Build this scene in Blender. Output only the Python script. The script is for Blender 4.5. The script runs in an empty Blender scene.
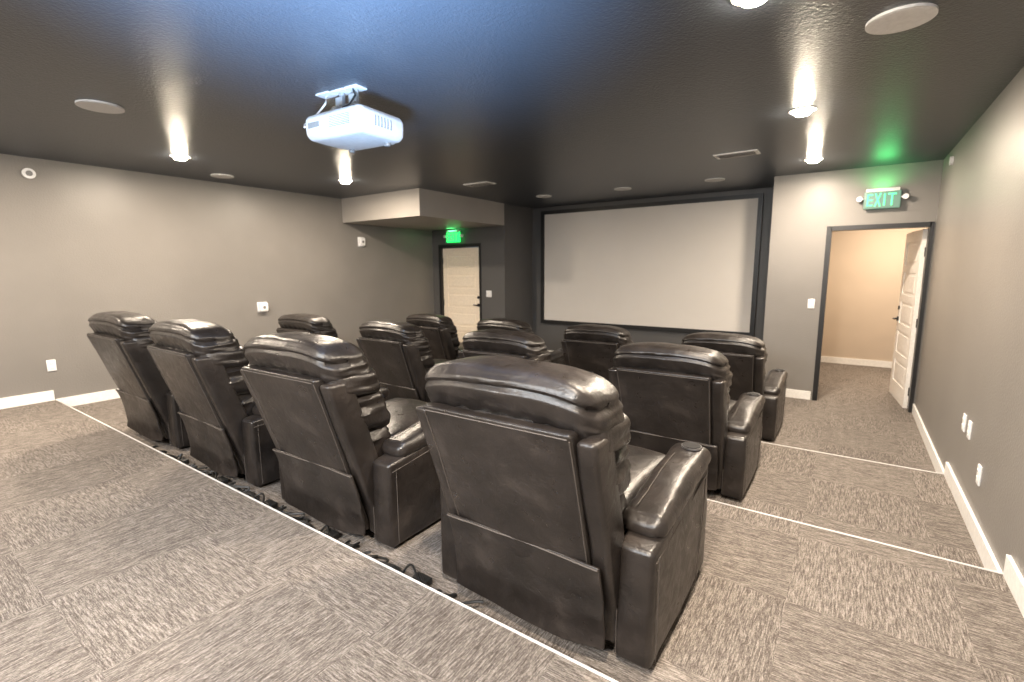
import bpy, math, random
from mathutils import Vector, Matrix, noise
random.seed(3)
S=bpy.context.scene
col=S.collection
# ------------------------------------------------------------------ dimensions (metres, camera eye = z 0)
W=.702; ZC=1.106; ZA=-1.323; ZB=-1.42; ZCp=-1.55; ZD=-1.65
Y1=1.325; Y2=3.0; Y3=4.685; YF=6.986; YS=7.9; XA1=-5.0; XA2=-.88; XL=-6.714; YB=-2.6
# ------------------------------------------------------------------ material helpers
def mat(name):
    m=bpy.data.materials.new(name); m.use_nodes=True
    nt=m.node_tree; b=nt.nodes['Principled BSDF']; return m,nt,b
def N(nt,t,**k):
    n=nt.nodes.new(t)
    for a,v in k.items():
        if a in n.inputs: n.inputs[a].default_value=v
        else: setattr(n,a,v)
    return n
def setc(b,c,r=.5,metal=0,spec=None):
    b.inputs['Base Color'].default_value=(*c,1); b.inputs['Roughness'].default_value=r
    b.inputs['Metallic'].default_value=metal
    if spec is not None: b.inputs['Specular IOR Level'].default_value=spec
def ramp(nt,fac,stops):
    r=nt.nodes.new('ShaderNodeValToRGB'); e=r.color_ramp.elements
    while len(e)<len(stops): e.new(.5)
    for i,(p,c) in enumerate(stops): e[i].position=p; e[i].color=(*c,1)
    nt.links.new(fac,r.inputs[0]); return r.outputs[0]
def bump(nt,b,h,st=.3,dist=.01):
    n=nt.nodes.new('ShaderNodeBump'); n.inputs['Strength'].default_value=st; n.inputs['Distance'].default_value=dist
    nt.links.new(h,n.inputs['Height']); nt.links.new(n.outputs[0],b.inputs['Normal'])
def plain(name,c,r=.5,metal=0,spec=None,bs=0,scale=40,var=.06):
    m,nt,b=mat(name); setc(b,c,r,metal,spec)
    tc=N(nt,'ShaderNodeTexCoord'); no=N(nt,'ShaderNodeTexNoise',Scale=scale,Detail=2.)
    nt.links.new(tc.outputs['Object'],no.inputs['Vector'])
    nt.links.new(ramp(nt,no.outputs[0],[(.3,tuple(x*(1-var) for x in c)),(.7,tuple(min(1,x*(1+var)) for x in c))]),b.inputs['Base Color'])
    if bs: bump(nt,b,no.outputs[0],bs,.004)
    return m
def emis(name,c,s,base=(.8,.8,.8)):
    m,nt,b=mat(name); setc(b,base,.4); b.inputs['Emission Color'].default_value=(*c,1); b.inputs['Emission Strength'].default_value=s
    return m
def wallpaint(name,c,rough=.42,bs=.25,spec=.4):
    m,nt,b=mat(name); setc(b,c,rough,0,spec)
    tc=N(nt,'ShaderNodeTexCoord'); n1=N(nt,'ShaderNodeTexNoise',Scale=70.,Detail=3.); n2=N(nt,'ShaderNodeTexNoise',Scale=1.4,Detail=3.)
    nt.links.new(tc.outputs['Object'],n1.inputs['Vector']); nt.links.new(tc.outputs['Object'],n2.inputs['Vector'])
    nt.links.new(ramp(nt,n2.outputs[0],[(.3,tuple(x*.94 for x in c)),(.7,tuple(x*1.05 for x in c))]),b.inputs['Base Color'])
    bump(nt,b,n1.outputs[0],bs,.006)
    return m
M_wall=wallpaint('wall_paint_taupe',(.205,.193,.180),.38,.3)
M_wallD=wallpaint('wall_dark_paint_and_shade',(.098,.096,.096))  # dark screen wall paint; also shade painted into the left front wall
M_soffit=wallpaint('soffit_paint',(.36,.335,.31))
M_ceil=wallpaint('ceiling_paint_charcoal',(.038,.046,.060),.34,.6,.7)
M_hall=wallpaint('hall_paint_tan',(.48,.40,.32),.6,.1)
M_white=plain('white_trim_paint',(.80,.79,.77),.4)
M_wplast=plain('white_plastic',(.78,.78,.79),.35)
M_pplast=plain('projector_plastic',(.52,.52,.53),.35)
M_black=plain('black_frame',(.010,.010,.011),.4)
M_metal=plain('brushed_metal',(.45,.45,.47),.3,1)
M_strip=plain('nosing_strip',(.66,.65,.64),.35)
M_screen=plain('projection_screen_fabric',(.64,.61,.575),.85,scale=3,var=.012)
M_door=plain('door_paint',(.80,.77,.73),.4)
M_doorT=plain('door_paint_beige',(.88,.77,.63),.45)
M_lamp=emis('lamp_warm',(1,.86,.66),280)
M_green=emis('exit_letters_green',(.10,1,.32),1.7,(.02,.1,.04))
M_greenp=emis('exit_panel',(.26,.50,.36),.36,(.08,.11,.09))
M_green2=emis('exit_green_glow',(.02,1,.15),1.3,(.02,.1,.04))
M_grey=plain('speaker_grille',(.62,.62,.62),.6,bs=.5,scale=300)
M_dgrey=plain('ceiling_disc_grey',(.2,.2,.2),.6)
M_cable=plain('cable_black',(.01,.01,.01),.45)
# carpet
def carpet():
    m,nt,b=mat('carpet_tile'); setc(b,(.2,.18,.16),.95,0,.15); lk=nt.links.new
    tc=N(nt,'ShaderNodeTexCoord'); mp=N(nt,'ShaderNodeMapping'); mp.inputs['Scale'].default_value=(1/.61,1/.61,1); mp.inputs['Location'].default_value=(.2,.35,0)
    lk(tc.outputs['Object'],mp.inputs['Vector'])
    fl=N(nt,'ShaderNodeVectorMath',operation='FLOOR'); lk(mp.outputs[0],fl.inputs[0])
    sep=N(nt,'ShaderNodeSeparateXYZ'); lk(fl.outputs[0],sep.inputs[0])
    add=N(nt,'ShaderNodeMath',operation='ADD'); lk(sep.outputs[0],add.inputs[0]); lk(sep.outputs[1],add.inputs[1])
    md=N(nt,'ShaderNodeMath',operation='FLOORED_MODULO'); lk(add.outputs[0],md.inputs[0]); md.inputs[1].default_value=2
    cmb=N(nt,'ShaderNodeCombineXYZ'); lk(sep.outputs[0],cmb.inputs[0]); lk(sep.outputs[1],cmb.inputs[1])
    wn=N(nt,'ShaderNodeTexWhiteNoise'); wn.noise_dimensions='3D'; lk(cmb.outputs[0],wn.inputs['Vector'])
    def streak(sx,sy,det):
        outs=[]
        for s in ((sx,sy,1),(sy,sx,1)):
            q=N(nt,'ShaderNodeMapping'); q.inputs['Scale'].default_value=s; lk(tc.outputs['Object'],q.inputs['Vector'])
            n=N(nt,'ShaderNodeTexNoise',Scale=1.,Detail=det,Roughness=.6); lk(q.outputs[0],n.inputs['Vector']); outs.append(n.outputs[0])
        mx=N(nt,'ShaderNodeMix'); lk(md.outputs[0],mx.inputs[0]); lk(outs[0],mx.inputs[2]); lk(outs[1],mx.inputs[3]); return mx.outputs[0]
    a=streak(210,18,1.); c=streak(380,110,1.)
    s=N(nt,'ShaderNodeMath',operation='MULTIPLY_ADD'); lk(c,s.inputs[0]); s.inputs[1].default_value=.45
    a2=N(nt,'ShaderNodeMath',operation='MULTIPLY'); lk(a,a2.inputs[0]); a2.inputs[1].default_value=.55; lk(a2.outputs[0],s.inputs[2])
    t=N(nt,'ShaderNodeMath',operation='MULTIPLY_ADD'); lk(wn.outputs[0],t.inputs[0]); t.inputs[1].default_value=.03; lk(s.outputs[0],t.inputs[2])
    lk(ramp(nt,t.outputs[0],[(.38,(.078,.066,.058)),(.5,(.150,.131,.116)),(.58,(.218,.193,.173)),(.70,(.33,.298,.272))]),b.inputs['Base Color'])
    bump(nt,b,s.outputs[0],.7,.008)
    return m
M_carpet=carpet()
def leather():
    m,nt,b=mat('brown_leather'); setc(b,(.04,.03,.027),.36,0,.52); lk=nt.links.new
    tc=N(nt,'ShaderNodeTexCoord')
    n1=N(nt,'ShaderNodeTexNoise',Scale=5.,Detail=5.,Roughness=.6); lk(tc.outputs['Object'],n1.inputs['Vector'])
    n2=N(nt,'ShaderNodeTexNoise',Scale=18.,Detail=3.,Roughness=.55,Distortion=.6); lk(tc.outputs['Object'],n2.inputs['Vector'])
    v=N(nt,'ShaderNodeTexVoronoi',Scale=240.); lk(tc.outputs['Object'],v.inputs['Vector'])
    lk(ramp(nt,n1.outputs[0],[(.3,(.010,.0083,.0075)),(.55,(.023,.0190,.0172)),(.75,(.052,.043,.038))]),b.inputs['Base Color'])
    lk(ramp(nt,n2.outputs[0],[(.3,(.27,)*3),(.7,(.41,)*3)]),b.inputs['Roughness'])
    s=N(nt,'ShaderNodeMath',operation='MULTIPLY_ADD'); lk(v.outputs[0],s.inputs[0]); s.inputs[1].default_value=.08; lk(n2.outputs[0],s.inputs[2])
    bump(nt,b,s.outputs[0],.42,.008)
    return m
M_leather=leather()
M_thread=plain('seam_thread',(.075,.064,.057),.6)
# ------------------------------------------------------------------ mesh builder
class MB:
    def __init__(s): s.v=[];s.f=[];s.m=[];s.mats=[]
    def mi(s,m):
        if m not in s.mats: s.mats.append(m)
        return s.mats.index(m)
    def rbox(s,c,h,r=0.0,m=None,n=(3,3,3),bulge=(0,0,0),fn=None,ar=3):
        i0=s.mi(m); key={}
        if r<=0: lists=[[-h[k],h[k]] for k in range(3)]
        else:
            lists=[]
            for k in range(3):
                L=[-h[k]+r*(j/ar) for j in range(ar+1)]
                inn=h[k]-r
                if inn>1e-5:
                    L+=[-inn+2*inn*j/n[k] for j in range(1,n[k])]+[h[k]-r*(j/ar) for j in range(ar,0,-1)]
                else: L=L[:-1]+[0]+[-x for x in reversed(L[:-1])][:-1]
                L.append(h[k])
                L=sorted(set(round(x,6) for x in L)); lists.append(L)
        def vert(p):
            k=(round(p[0],6),round(p[1],6),round(p[2],6))
            if k in key: return key[k]
            q=Vector(p)
            if r>0:
                inn=Vector([max(-(h[a]-r),min(h[a]-r,p[a])) for a in range(3)])
                d=q-inn
                if d.length>1e-9: q=inn+d.normalized()*r
                for a in range(3):
                    if bulge[a]:
                        o=[x for x in range(3) if x!=a]
                        w=max(0,1-(p[o[0]]/h[o[0]])**2)*max(0,1-(p[o[1]]/h[o[1]])**2)
                        q[a]+=bulge[a]*w*(p[a]/h[a])
            q=q+Vector(c)
            if fn: q=Vector(fn(q))
            s.v.append(q); key[k]=len(s.v)-1; return key[k]
        for a in range(3):
            o=[x for x in range(3) if x!=a]
            for sg in (-1,1):
                A,B=lists[o[0]],lists[o[1]]
                for i in range(len(A)-1):
                    for j in range(len(B)-1):
                        qs=[]
                        for (u,w) in ((A[i],B[j]),(A[i+1],B[j]),(A[i+1],B[j+1]),(A[i],B[j+1])):
                            p=[0,0,0];p[a]=sg*h[a];p[o[0]]=u;p[o[1]]=w; qs.append(vert(p))
                        flip=(sg<0)^(a==1)
                        s.f.append(qs[::-1] if flip else qs); s.m.append(i0)
    def box(s,a,b,m): # min,max corners
        c=[(a[i]+b[i])/2 for i in range(3)];h=[abs(b[i]-a[i])/2 for i in range(3)]
        s.rbox(c,h,0,m)
    def cyl(s,p,r,h,m,axis='Z',n=28,r2=None):
        i0=s.mi(m); r2=r if r2 is None else r2; b=len(s.v)
        def T(x,y,z):
            return Vector(p)+(Vector((x,y,z)) if axis=='Z' else Vector((x,z,y)) if axis=='Y' else Vector((z,x,y)))
        for k in range(n):
            a=2*math.pi*k/n; s.v.append(T(r*math.cos(a),r*math.sin(a),-h/2))
        for k in range(n):
            a=2*math.pi*k/n; s.v.append(T(r2*math.cos(a),r2*math.sin(a),h/2))
        fl=(axis=='Y')
        for k in range(n):
            q=[b+k,b+(k+1)%n,b+n+(k+1)%n,b+n+k]; s.f.append(q[::-1] if fl else q); s.m.append(i0)
        t=[b+n+k for k in range(n)]; u=[b+k for k in range(n)][::-1]
        s.f+= [t[::-1],u[::-1]] if fl else [t,u]; s.m+=[i0,i0]
    def tube(s,pts,r,m,n=6):
        i0=s.mi(m); b=len(s.v); P=[Vector(p) for p in pts]
        for i,p in enumerate(P):
            d=(P[min(i+1,len(P)-1)]-P[max(i-1,0)]).normalized()
            up=Vector((0,0,1)) if abs(d.z)<.9 else Vector((1,0,0))
            x=d.cross(up).normalized();y=x.cross(d)
            for k in range(n):
                a=2*math.pi*k/n; s.v.append(p+r*(math.cos(a)*x+math.sin(a)*y))
        for i in range(len(P)-1):
            for k in range(n):
                s.f.append([b+i*n+k,b+i*n+(k+1)%n,b+(i+1)*n+(k+1)%n,b+(i+1)*n+k]); s.m.append(i0)
        s.f.append([b+k for k in range(n)][::-1]); s.m.append(i0)
        s.f.append([b+(len(P)-1)*n+k for k in range(n)]); s.m.append(i0)
    def mesh(s,name,smooth=True):
        me=bpy.data.meshes.new(name); me.from_pydata([tuple(v) for v in s.v],[],s.f)
        for m in s.mats: me.materials.append(m)
        me.polygons.foreach_set('material_index',s.m)
        if smooth:
            me.polygons.foreach_set('use_smooth',[True]*len(s.f))
        me.update()
        if smooth: me.set_sharp_from_angle(angle=math.radians(42))
        return me
    def obj(s,name,loc=(0,0,0),rot=0,smooth=True):
        o=bpy.data.objects.new(name,s.mesh(name,smooth)); o.location=loc; o.rotation_euler=(0,0,rot); col.objects.link(o); return o
def boxobj(name,a,b,m):
    x=MB(); x.box(a,b,m); return x.obj(name,smooth=False)
# ------------------------------------------------------------------ room shell
T=.12; ZBOT=-1.85
boxobj('floor',(XL,Y3,ZBOT),(W,YS,ZD),M_carpet)
boxobj('floor',(-.8,YS,ZBOT),(2.2,10.07,ZD),M_carpet)
boxobj('floor',(W,YF,ZBOT),(2.2,YS,ZD),M_carpet)
boxobj('floor',(XL,YB,ZBOT),(W,Y1,ZA),M_carpet)
boxobj('floor',(XL,Y1,ZBOT),(W,Y2,ZB),M_carpet)
boxobj('floor',(XL,Y2,ZBOT),(W,Y3,ZCp),M_carpet)
for y,z in ((Y1,ZA),(Y2,ZB),(Y3,ZCp)):
    x=MB(); x.box((XL+.01,y-.005,z-.022),(W-.004,y+.004,z+.004),M_strip); x.obj('trim_nosing',smooth=False)
boxobj('ceiling',(XL-T,YB-T,ZC),(W+T,YS+T,ZC+.12),M_ceil)
boxobj('wall_left',(XL-T,YB-T,ZBOT),(XL,YS+T,ZC+.02),M_wall)
boxobj('wall_right',(W,YB-T,ZBOT),(W+T,YF,ZC+.02),M_wall)
boxobj('wall_back',(XL,YB-T,ZBOT),(W,YB,ZC+.02),M_wall)
boxobj('wall_screen',(XA1-T,YS,ZBOT),(XA2+.02,YS+T,ZC+.02),M_wallD)
boxobj('wall_alcove_right',(XA2-.0,YF+T,ZBOT),(XA2+.08,YS,ZC+.02),M_wallD)
boxobj('wall_alcove_left',(XA1-.08,YF+T,ZBOT),(XA1,YS,ZC+.02),M_wallD)
D1,D2=-.245,.665; DT=ZD+2.08
x=MB(); x.box((XA2,YF,ZBOT),(D1,YF+T,ZC+.02),M_wall); x.box((D1,YF,DT),(D2,YF+T,ZC+.02),M_wall); x.box((D2,YF,ZBOT),(W+T,YF+T,ZC+.02),M_wall); x.obj('wall_front_right',smooth=False)
E1,E2=-6.50,-5.55; ET=ZD+2.06
x=MB(); x.box((XL,YF,ZBOT),(E1,YF+T,ZC+.02),M_wallD); x.box((E1,YF,ET),(E2,YF+T,ZC+.02),M_wallD); x.box((E2,YF,ZBOT),(XA1,YF+T,ZC+.02),M_wallD); x.obj('wall_front_left',smooth=False)  # darker colour here is the shading by the soffit, painted in
boxobj('soffit',(XL,4.97,.735),(XA1,YF,ZC+.01),M_soffit)
# hall
boxobj('wall_hall_back',(-.8,9.95,ZBOT),(2.2,10.07,ZC),M_hall)
boxobj('wall_hall_left',(-.8,YF+T,ZBOT),(-.7,9.95,ZC),M_hall)
boxobj('wall_hall_right',(2.1,YF+T,ZBOT),(2.2,9.95,ZC),M_hall)
boxobj('wall_hall_front',(W+T,YF+.02,ZBOT),(2.2,YF+T,ZC),M_hall)
boxobj('ceiling_hall',(-.8,YF+T,ZC-.05),(2.2,10.07,ZC+.05),M_hall)
# baseboards
bh=.105; bt=.016
x=MB(); x.box((XL,YB,ZA),(XL+bt,Y1-.01,ZA+bh),M_white); x.box((XL,Y1,ZB),(XL+bt,Y2,ZB+bh),M_white); x.box((XL,Y2,ZCp),(XL+bt,Y3,ZCp+bh),M_white); x.box((XL,Y3,ZD),(XL+bt,YF,ZD+bh),M_white); x.obj('baseboard_left',smooth=False)
x=MB(); x.box((W-bt,YB,ZA),(W,Y1-.01,ZA+bh),M_white); x.box((W-bt,Y1,ZB),(W,Y2-.012,ZB+bh),M_white); x.box((W-bt,Y2+.01,ZCp),(W,Y3-.012,ZCp+bh),M_white); x.box((W-bt,Y3+.01,ZD),(W,YF,ZD+bh),M_white); x.obj('baseboard_right',smooth=False)
x=MB(); x.box((XA2,YF-bt,ZD),(D1-.06,YF,ZD+bh),M_white); x.box((E2+.06,YF-bt,ZD),(XA1,YF,ZD+bh),M_white); x.box((XA1,YS-bt,ZD),(XA2,YS,ZD+bh),M_white); x.obj('baseboard_front',smooth=False)
x=MB(); x.box((-.7,9.95-bt,ZD),(2.1,9.95,ZD+bh),M_white); x.obj('baseboard_hall',smooth=False)
# door frames
def frame(name,a,b,top,y0,m,w=.055):
    x=MB(); x.box((a-w,y0-.015,ZD),(a+.012,y0+T+.015,top+w),m); x.box((b-.012,y0-.015,ZD),(b+w*.6,y0+T+.015,top+w),m); x.box((a,y0-.015,top-.012),(b,y0+T+.015,top+w),m)
    x.obj(name,smooth=False)
frame('trim_door_right',D1,D2,DT,YF,M_black,.04)
frame('trim_door_left',E1,E2,ET,YF,M_black,.045)
def leaf(name,w,h,m,loc,rot):
    x=MB(); t=.04; st=.11; n=5
    x.box((0,-t/2,0),(st,t/2,h),m); x.box((w-st,-t/2,0),(w,t/2,h),m)
    ph=(h-.2-.12-.09*(n-1))/n
    x.box((st,-t/2,0),(w-st,t/2,.2),m); z=.2
    for i in range(n):
        x.box((st,-t/2+.012,z),(w-st,t/2-.012,z+ph),m)
        x.rbox((w/2,0,z+ph/2),((w-2*st)/2-.035,t/2-.003,ph/2-.035),.008,m,n=(1,1,1),ar=2)
        z+=ph; rh=.09 if i<n-1 else .12
        x.box((st,-t/2,z),(w-st,t/2,z+rh),m); z+=rh
    for s in (-1,1):
        x.cyl((w-.06,s*(t/2+.008),.98),.028,.016,M_black,'Y'); x.cyl((w-.06,s*(t/2+.03),.98),.010,.04,M_black,'Y')
        x.rbox((w-.10,s*(t/2+.05),.98),(.055,.009,.010),.008,M_black,n=(1,1,1),ar=2)
        x.cyl((w-.06,s*(t/2+.006),1.12),.026,.012,M_black,'Y')
    for hz in (.2,1.0,1.8): x.cyl((0,-t/2,hz),.01,.1,M_black)
    return x.obj(name,loc,rot,smooth=False)
leaf('door_1',.87,2.05,M_door,(.635,YF+T+.03,ZD+.004),math.atan2(.87,-.085))
leaf('door_2',E2-E1-.03,2.03,M_doorT,(E1+.015,YF+.06,ZD+.004),0)
# ------------------------------------------------------------------ screen
x=MB(); s1,s2,zt,zb=-4.77,-1.11,1.03,-1.02; y=YS-.05; fw=.062
x.box((s1+fw*.5,y,zb+fw*.5),(s2-fw*.5,y+.02,zt-fw*.5),M_screen)
for a,b in (((s1,y-.03,zb),(s1+fw,YS-.001,zt)),((s2-fw,y-.03,zb),(s2,YS-.001,zt)),((s1+fw,y-.03,zt-fw),(s2-fw,YS-.001,zt)),((s1+fw,y-.03,zb),(s2-fw,YS-.001,zb+fw))): x.box(a,b,M_black)
x.obj('projection_screen',smooth=False)
# ------------------------------------------------------------------ recliner
def chair_mesh():
    x=MB(); L=M_leather; K=.33
    def lean(p,z0=.12,k=K): 
        p=Vector(p); t=max(0,p.z-z0); p.y-=k*t; return p
    def wr(p,a=.006,sx=3,sy=3,sz=9,seed=0):
        n=noise.noise(Vector((p.x*sx+seed,p.y*sy,p.z*sz)))+.5*noise.noise(Vector((p.x*sx*2.1,p.y*sy*2+seed,p.z*sz*2)))
        return n*a
    # base frame and footrest
    x.rbox((0,.40,.20),(.36,.33,.14),.02,L,n=(4,4,2))
    def ff(p): p=Vector(p); p.y+=wr(p,.006,4,4,6,2); return p
    x.rbox((0,.80,.27),(.335,.055,.20),.04,L,n=(8,1,6),bulge=(0,.02,0),fn=ff)
    # seat
    def fs(p): p=Vector(p); p.z+=wr(p,.008,4,6,4,5); return p
    x.rbox((0,.50,.42),(.335,.34,.10),.07,L,n=(10,10,2),bulge=(0,.01,.035),fn=fs)
    # arms
    for s in (-1,1):
        def fa(p,s=s):
            p=Vector(p)
            if p.z>.3: p.z+=(p.y-.38)*.11*min(1,(p.z-.3)/.2)
            p.x+=s*wr(p,.006,3,4,4,7*s)
            return p
        x.rbox((s*.425,.385,.265),(.066,.385,.245),.022,L,n=(2,12,8),bulge=(.008,.008,0),fn=fa)
        def fp(p,s=s):
            p=Vector(p); p.z+=(p.y-.38)*.11
            if p.y>.66: p.z-=(p.y-.66)**2*1.6
            p.z+=wr(p,.008,7,7,3,3*s); p.x+=wr(p,.005,2,9,9,s)
            return p
        x.rbox((s*.415,.43,.53),(.088,.345,.044),.040,L,n=(5,16,1),bulge=(0,.01,.014),fn=fp,ar=4)
        def zt(y): return .50+(y-.38)*.11
        x.tube([(s*.493,y,zt(y)-.035) for y in [i*.07+.02 for i in range(11)]],.003,M_thread)
        x.tube([(s*.4990,.56+.10*math.sin(i/14*math.pi/2),.03+i*.033) for i in range(15)],.0025,M_thread)
        x.tube([(s*.4985,.04,.04+i*.04) for i in range(11)],.002,M_thread)
        x.tube([(s*.365,-.001,.04+i*.04) for i in range(10)],.002,M_thread)
        # stitched line along the pad and cup holder
        x.tube([fp((s*.380,y,.588)) for y in [.14+i*.035 for i in range(14)]],.002,M_thread)
        x.cyl((s*.425,.69,.617),.044,.008,M_metal,n=28); x.cyl((s*.425,.69,.619),.039,.008,M_black,n=28)
        for yy in (.08,.68): x.cyl((s*.36,yy,.015),.022,.03,M_black,n=14)
    # back outer shell : flat panel between two box wings
    def taper(p): p.x*=1+.07*(p.z-.5); return p
    def fsh(p):
        p=lean(p); taper(p); p.y+=wr(p,.007,3,4,3,11); return p
    x.rbox((0,.040,.49),(.300,.035,.432),.014,L,n=(10,1,14),bulge=(0,.010,0),fn=fsh)
    for s in (-1,1):
        def fw(p,s=s):
            p=lean(p); taper(p); p.x+=wr(p,.004,4,4,5,4*s)
            return p
        x.rbox((s*.335,.090,.475),(.036,.074,.425),.020,L,n=(1,3,14),bulge=(.006,.0,0),fn=fw)
        x.tube([fsh((s*.292,.0045,.10+i*.05)) for i in range(17)],.0025,M_thread)
    x.tube([fsh((u*.285/8,.0035,.905)) for u in range(-8,9)],.0025,M_thread)
    # lower loose skirt flap
    def fk(p):
        p=Vector(p); p.y+= -.060*max(0,(.42-p.z)/.4)**1.5 ; p.y+=wr(p,.014,3,3,4,1)
        p.z+=.03*(p.x/.36)**2*(1 if p.z<.2 else 0); p=lean(p); return p
    x.rbox((0,.0,.235),(.342,.007,.185),.006,L,n=(14,1,10),fn=fk,ar=2)
    x.tube([fk((u*.338/8,-.008,.412)) for u in range(-8,9)],.0035,M_thread)
    # cushions : lumbar, middle, tall upper bolster and one padded headrest
    def cush(c,h,r,b,seed,amp=.010,gather=.0,extra=None,nz=10):
        def fc(p):
            p=Vector(p); e=abs(p.x)/h[0]
            rel=(p.z-c[2])/h[2]
            g=math.sin(p.x*70+3*noise.noise(Vector((p.x*8,seed,0))))*gather*max(0,-rel+.10)**1.2
            p.y+=g*(1 if p.y<c[1] else -1); p.z+=g*.4
            p.y+=wr(p,amp,3.5,4.5,12,seed)
            p.z+=wr(p,amp*.8,5,5,5,seed+8)
            p.x+=(1 if p.x>0 else -1)*wr(p,amp*1.4,2,6,22,seed+3)*max(0,e-.4)*2
            if extra: p=extra(p)
            return lean(p)
        x.rbox(c,h,r,L,n=(30,8,nz),bulge=b,fn=fc,ar=5)
    cush((0,.210,.520),(.325,.125,.110),.050,(.012,.03,.004),1,.010)
    cush((0,.210,.715),(.355,.138,.115),.060,(.014,.03,.004),5,.012)
    cush((0,.205,.870),(.366,.140,.080),.055,(.014,.03,.004),7,.010)
    def crown(p):
        p.z-=.045*(abs(p.x)/.36)**3.0
        # stitched channel running along the rear face and over the ends of the headrest
        g=math.exp(-((p.z+.045*(abs(p.x)/.36)**3-1.030)/.011)**2)
        p.y+=.016*g*(1 if p.y<.19 else -1)
        p.x-=.008*g*(1 if p.x>0 else -1)*(abs(p.x)>.33)
        return p
    cush((0,.195,.990),(.360,.138,.100),.070,(.014,.014,.010),9,.009,.007,crown,nz=18)
    return x.mesh('recliner_chair')
CM=chair_mesh()
rows=[(1.50,ZB,[-.96,-2.28,-3.55,-4.76],1.0),(3.34,ZCp,[-.97,-2.35,-3.72,-5.20],.95),(5.02,ZD,[-.97,-2.28,-3.55,-4.84],.935)]
k=0
for (yy,zz,xs,sc) in rows:
    for xx in xs:
        o=bpy.data.objects.new('recliner_chair',CM); o.location=(xx,yy,zz+.001); o.scale=(1,1,sc); o.rotation_euler=(0,0,math.radians([0,1.2,-1,.6][k%4])); k+=1
        col.objects.link(o)
# cables behind the back row
x=MB()
for c in (-1.62,-2.3,-2.9,-3.5,-4.1):
    for q in range(2):
        pts=[]; ph=random.random()*6
        for i in range(60):
            t=i/59; pts.append((c+.4-.8*t+.06*math.sin(t*23+ph),1.405+.040*math.sin(t*31+ph)+.02*math.cos(t*11+ph),ZB+.009+.03*max(0,math.sin(t*17+ph))))
        x.tube(pts,.006,M_cable)
    x.rbox((c+.12,1.43,ZB+.018),(.045,.022,.016),.006,M_cable,n=(1,1,1),ar=2)
x.obj('power_cables')
# ------------------------------------------------------------------ projector
def prism():
    x=MB()
    def tp(p):
        p=Vector(p)
        if p.z<0: p.x*=1+.25*p.z; p.y*=1+.3*p.z
        return p
    x.rbox((0,0,0),(.25,.19,.075),.045,M_pplast,n=(8,6,2),bulge=(.006,.008,.010),fn=tp,ar=5)
    x.box((-.19,-.199,-.012),(-.09,-.190,.018),M_dgrey)
    for i in range(7): x.box((.0,-.199,-.03+i*.009),(.17,-.19,-.026+i*.009),M_dgrey)
    for i in range(6): x.box((.258,-.08+i*.025,-.03),(.25,-.072+i*.025,.03),M_dgrey)
    for i in range(6): x.box((-.257,-.08+i*.025,-.03),(-.25,-.072+i*.025,.03),M_grey)
    x.cyl((.1,.2,.0),.058,.04,M_grey,'Y'); x.cyl((.1,.222,0),.042,.012,M_black,'Y')
    for a in (-.16,.16): x.cyl((a,.11,-.088),.018,.02,M_dgrey)
    x.box((-.15,-.02,.085),(.15,.02,.10),M_metal); x.box((-.02,-.13,.085),(.02,.13,.10),M_metal)
    for a in (-.1,.02): 
        x.box((a-.035,-.06,.10),(a+.035,.06,.135),M_dgrey); x.cyl((a,0,.18),.018,.12,M_dgrey); x.rbox((a,0,.237),(.055,.045,.006),.004,M_pplast,n=(1,1,1),ar=2)
        x.box((a-.03,-.03,.15),(a+.03,-.02,.20),M_dgrey)
    x.rbox((-.22,-.02,.236),(.06,.04,.006),.004,M_pplast,n=(1,1,1),ar=2)
    x.tube([(-.22,-.02,.23),(-.225,-.03,.18),(-.27,-.05,.13),(-.285,-.09,.08),(-.27,-.16,.03),(-.22,-.20,.0)],.006,M_wplast)
    x.tube([(.02,-.02,.23),(.06,-.04,.18),(.05,-.08,.12),(.0,-.12,.085)],.006,M_cable)
    return x
prism().obj('ceiling_projector',(-2.62,2.07,.864),math.radians(4))
# ------------------------------------------------------------------ ceiling fixtures
lights=[(-5.48,2.23),(-5.30,4.0),(-.38,4.2),(-.42,6.12),(-.42,2.35),(-5.48,.4),(-.42,.5),(-5.48,-1.4),(-.42,-1.3),(-2.9,-1.3)]
def area(name,loc,size,e,c,rot=(0,0,0),shape='DISK',sy=None,spread=None):
    l=bpy.data.lights.new(name,'AREA'); l.shape=shape; l.size=size; l.energy=e; l.color=c
    if sy: l.size_y=sy
    if spread: l.spread=math.radians(spread)
    o=bpy.data.objects.new(name,l); o.location=loc; o.rotation_euler=rot; col.objects.link(o); return o
for (a,b) in lights:
    x=MB(); x.cyl((0,0,-.004),.085,.008,M_white,n=36); x.cyl((0,0,-.020),.045,.026,M_lamp,n=36,r2=.062)
    o=x.obj('recessed_downlight',(a,b,ZC))
    area('lamp_downlight',(a,b,ZC-.04),.12,47,(1,.84,.67))
def disc(name,a,b,r,m,rim=M_white):
    x=MB(); x.cyl((0,0,-.006),r,.012,rim,n=48,r2=r); x.cyl((0,0,-.009),r*.9,.008,m,n=48); x.obj(name,(a,b,ZC))
disc('ceiling_speaker',-4.27,1.28,.13,M_grey,M_grey)
disc('ceiling_speaker',.09,2.96,.13,M_wplast,M_wplast)
disc('ceiling_speaker',-6.2,2.95,.12,M_grey,M_grey)
for a,b in ((-4.01,6.66),(-2.75,6.72),(-1.53,6.75)): disc('ceiling_speaker',a,b,.12,M_grey,M_grey)
def vent(a,b):
    x=MB(); x.box((-.2,-.1,-.008),(.2,.1,0),M_white)
    for i in range(5): x.box((-.17,-.072+i*.034,-.012),(.17,-.064+i*.034,-.008),M_dgrey)
    x.obj('ceiling_vent',(a,b,ZC),smooth=False)
vent(-1.03,5.40); vent(-4.13,5.22)
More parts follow.
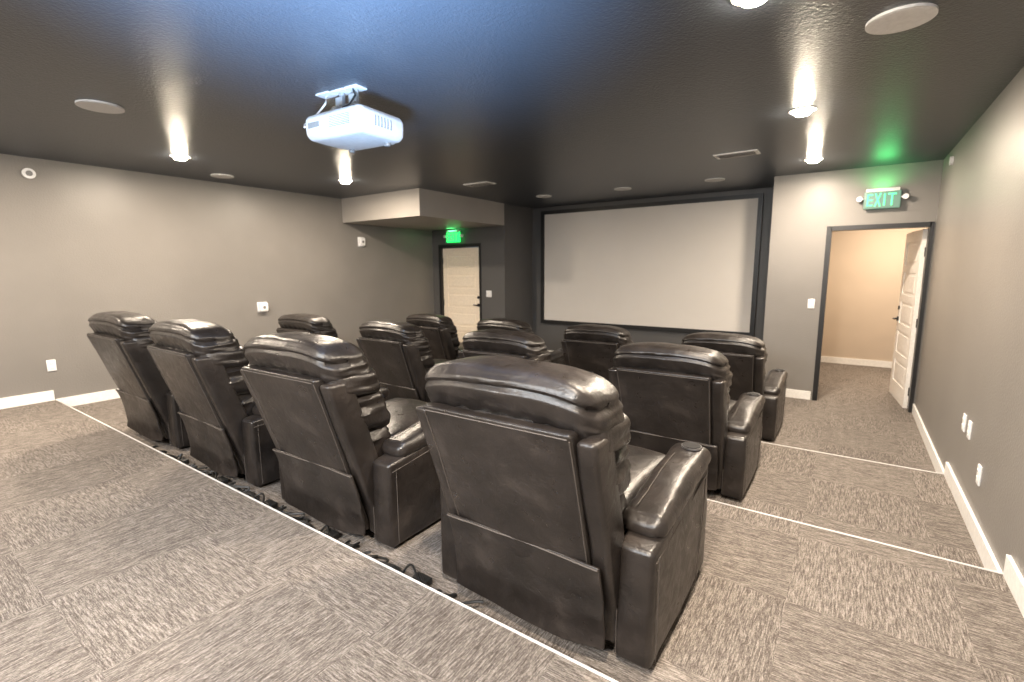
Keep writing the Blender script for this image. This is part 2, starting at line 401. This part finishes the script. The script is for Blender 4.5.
# ------------------------------------------------------------------ exit signs
def exit_sign(loc,MP,ML):
    x=MB()
    x.rbox((0,0,0),(.165,.016,.095),.012,MP,n=(1,1,1),ar=2)
    x.rbox((0,.0,.105),(.15,.03,.018),.008,M_wplast,n=(1,1,1),ar=2)
    x.box((-.03,.0,-.02),(.03,.06,.03),M_wplast)
    def bar(x0,z0,x1,z1): x.box((x0,-.024,z0),(x1,-.016,z1),ML)
    h=.065; w=.055; t=.016
    X=-.137; bar(X,-h,X+t,h); [bar(X,zz,X+w,zz+t) for zz in (-h,-t/2,h-t)]
    X=-.070
    for s in (-1,1):
        for i in range(12):
            u=i/11; x.box((X+.003+u*.044,-.024,-h*s+ u*2*h*s-.007),(X+.003+u*.044+.014,-.016,-h*s+u*2*h*s+.007),ML)
    X=.014; bar(X,-h,X+t,h); X=.050; bar(X,h-t,X+.075,h); bar(X+.030,-h,X+.045,h)
    for s in (-1,1):
        x.tube([(s*.15,.0,.02),(s*.19,0,.02)],.008,M_wplast); x.cyl((s*.205,-.0,.02),.028,.04,M_wplast,'Y')
    return x.obj('exit_sign',loc)
exit_sign((.21,YF-.062,.73),M_greenp,M_green)
exit_sign((-6.12,YF-.062,.58),M_green2,M_greenp)
area('lamp_exit_glow',(.21,YF-.12,.86),.2,1.6,(.1,1,.25),(math.radians(180),0,0))
area('lamp_exit_glow',(-6.12,YF-.12,.70),.2,.7,(.1,1,.25),(math.radians(150),0,0))
# ------------------------------------------------------------------ wall devices
def plate(name,loc,axis,h=(.036,.058),m=M_wplast,kind='outlet'):
    x=MB(); t=.006
    x.rbox((0,-t/2,0),(h[0],t/2+.002,h[1]),.004,m,n=(1,1,1),ar=2)
    if kind=='outlet':
        for z in (-.022,.022): x.rbox((0,-.009,z),(.017,.003,.014),.003,M_white,n=(1,1,1),ar=2); x.box((-.008,-.0125,z-.005),(-.005,-.011,z+.006),M_dgrey); x.box((.005,-.0125,z-.005),(.008,-.011,z+.006),M_dgrey)
    if kind=='switch': x.rbox((0,-.009,0),(.017,.004,.032),.003,M_white,n=(1,1,1),ar=2)
    if kind=='box': x.rbox((0,-.03,0),(h[0]*.8,.03,h[1]*.8),.01,m,n=(1,1,1),ar=2); x.cyl((0,-.062,.0),.02,.006,M_dgrey,'Y')
    return x.obj(name,loc,axis)
RL=math.pi/2; RR=-math.pi/2
plate('wall_outlet',(XL+.001,1.33,-.96),RL)
plate('wall_control_box',(XL+.001,3.57,-.51),RL,(.07,.07),kind='box')
plate('fire_alarm_strobe',(XL+.001,5.30,.45),RL,(.06,.08),kind='box')
x=MB(); x.cyl((0,-.012,0),.05,.024,M_wplast,'Y'); x.cyl((0,-.03,0),.025,.012,M_dgrey,'Y'); x.obj('wall_sensor',(XL+.001,1.37,.95),RL)
plate('light_switch',(-.38,YF-.001,-.45),0,kind='switch')
plate('light_switch',(-5.35,YF-.001,-.45),0,(.06,.058),kind='switch')
plate('wall_outlet',(W-.001,4.30,-1.04),RR); plate('wall_outlet',(W-.001,4.12,-1.04),RR); plate('wall_outlet',(W-.001,3.73,-1.2),RR)
x=MB(); x.cyl((0,-.012,0),.04,.024,M_wplast,'Y'); x.obj('wall_sensor',(W-.001,6.3,.98),RR)
# ------------------------------------------------------------------ lights
area('lamp_hall',(.6,8.8,ZC-.15),.8,64,(1,.82,.62))
area('lamp_bounce_flash',(-1.6,-1.2,.95),2.6,150,(.88,.94,1),(math.radians(38),0,math.radians(20)),'RECTANGLE',1.2)
tgt=Vector((-1.55,1.05,1.1)); src=Vector((-.6,-.2,-.6)); q=(tgt-src).to_track_quat('-Z','Y').to_euler()
area('lamp_bounce_up',src,.7,110,(.42,.66,1),q,spread=54)
w=bpy.data.worlds.new('world'); w.use_nodes=True; w.node_tree.nodes['Background'].inputs[0].default_value=(.5,.55,.6,1); w.node_tree.nodes['Background'].inputs[1].default_value=.2; S.world=w
# ------------------------------------------------------------------ camera
a,b,c=[math.radians(v) for v in (34.787,8.495,-.363)]
F=Vector((-math.sin(a)*math.cos(b),math.cos(a)*math.cos(b),-math.sin(b))); R0=Vector((math.cos(a),math.sin(a),0)); U0=R0.cross(F)
R=R0*math.cos(c)+U0*math.sin(c); U=-R0*math.sin(c)+U0*math.cos(c)
cam=bpy.data.cameras.new('camera'); cam.lens=485.444/1024*36; cam.sensor_width=36; cam.clip_start=.02
co=bpy.data.objects.new('camera',cam); co.matrix_world=Matrix(((R.x,U.x,-F.x,0),(R.y,U.y,-F.y,0),(R.z,U.z,-F.z,0),(0,0,0,1))); col.objects.link(co)
cam.dof.use_dof=True; cam.dof.focus_distance=2.2; cam.dof.aperture_fstop=2.8
S.camera=co
S.view_settings.view_transform='Standard'
S.view_settings.exposure=.56
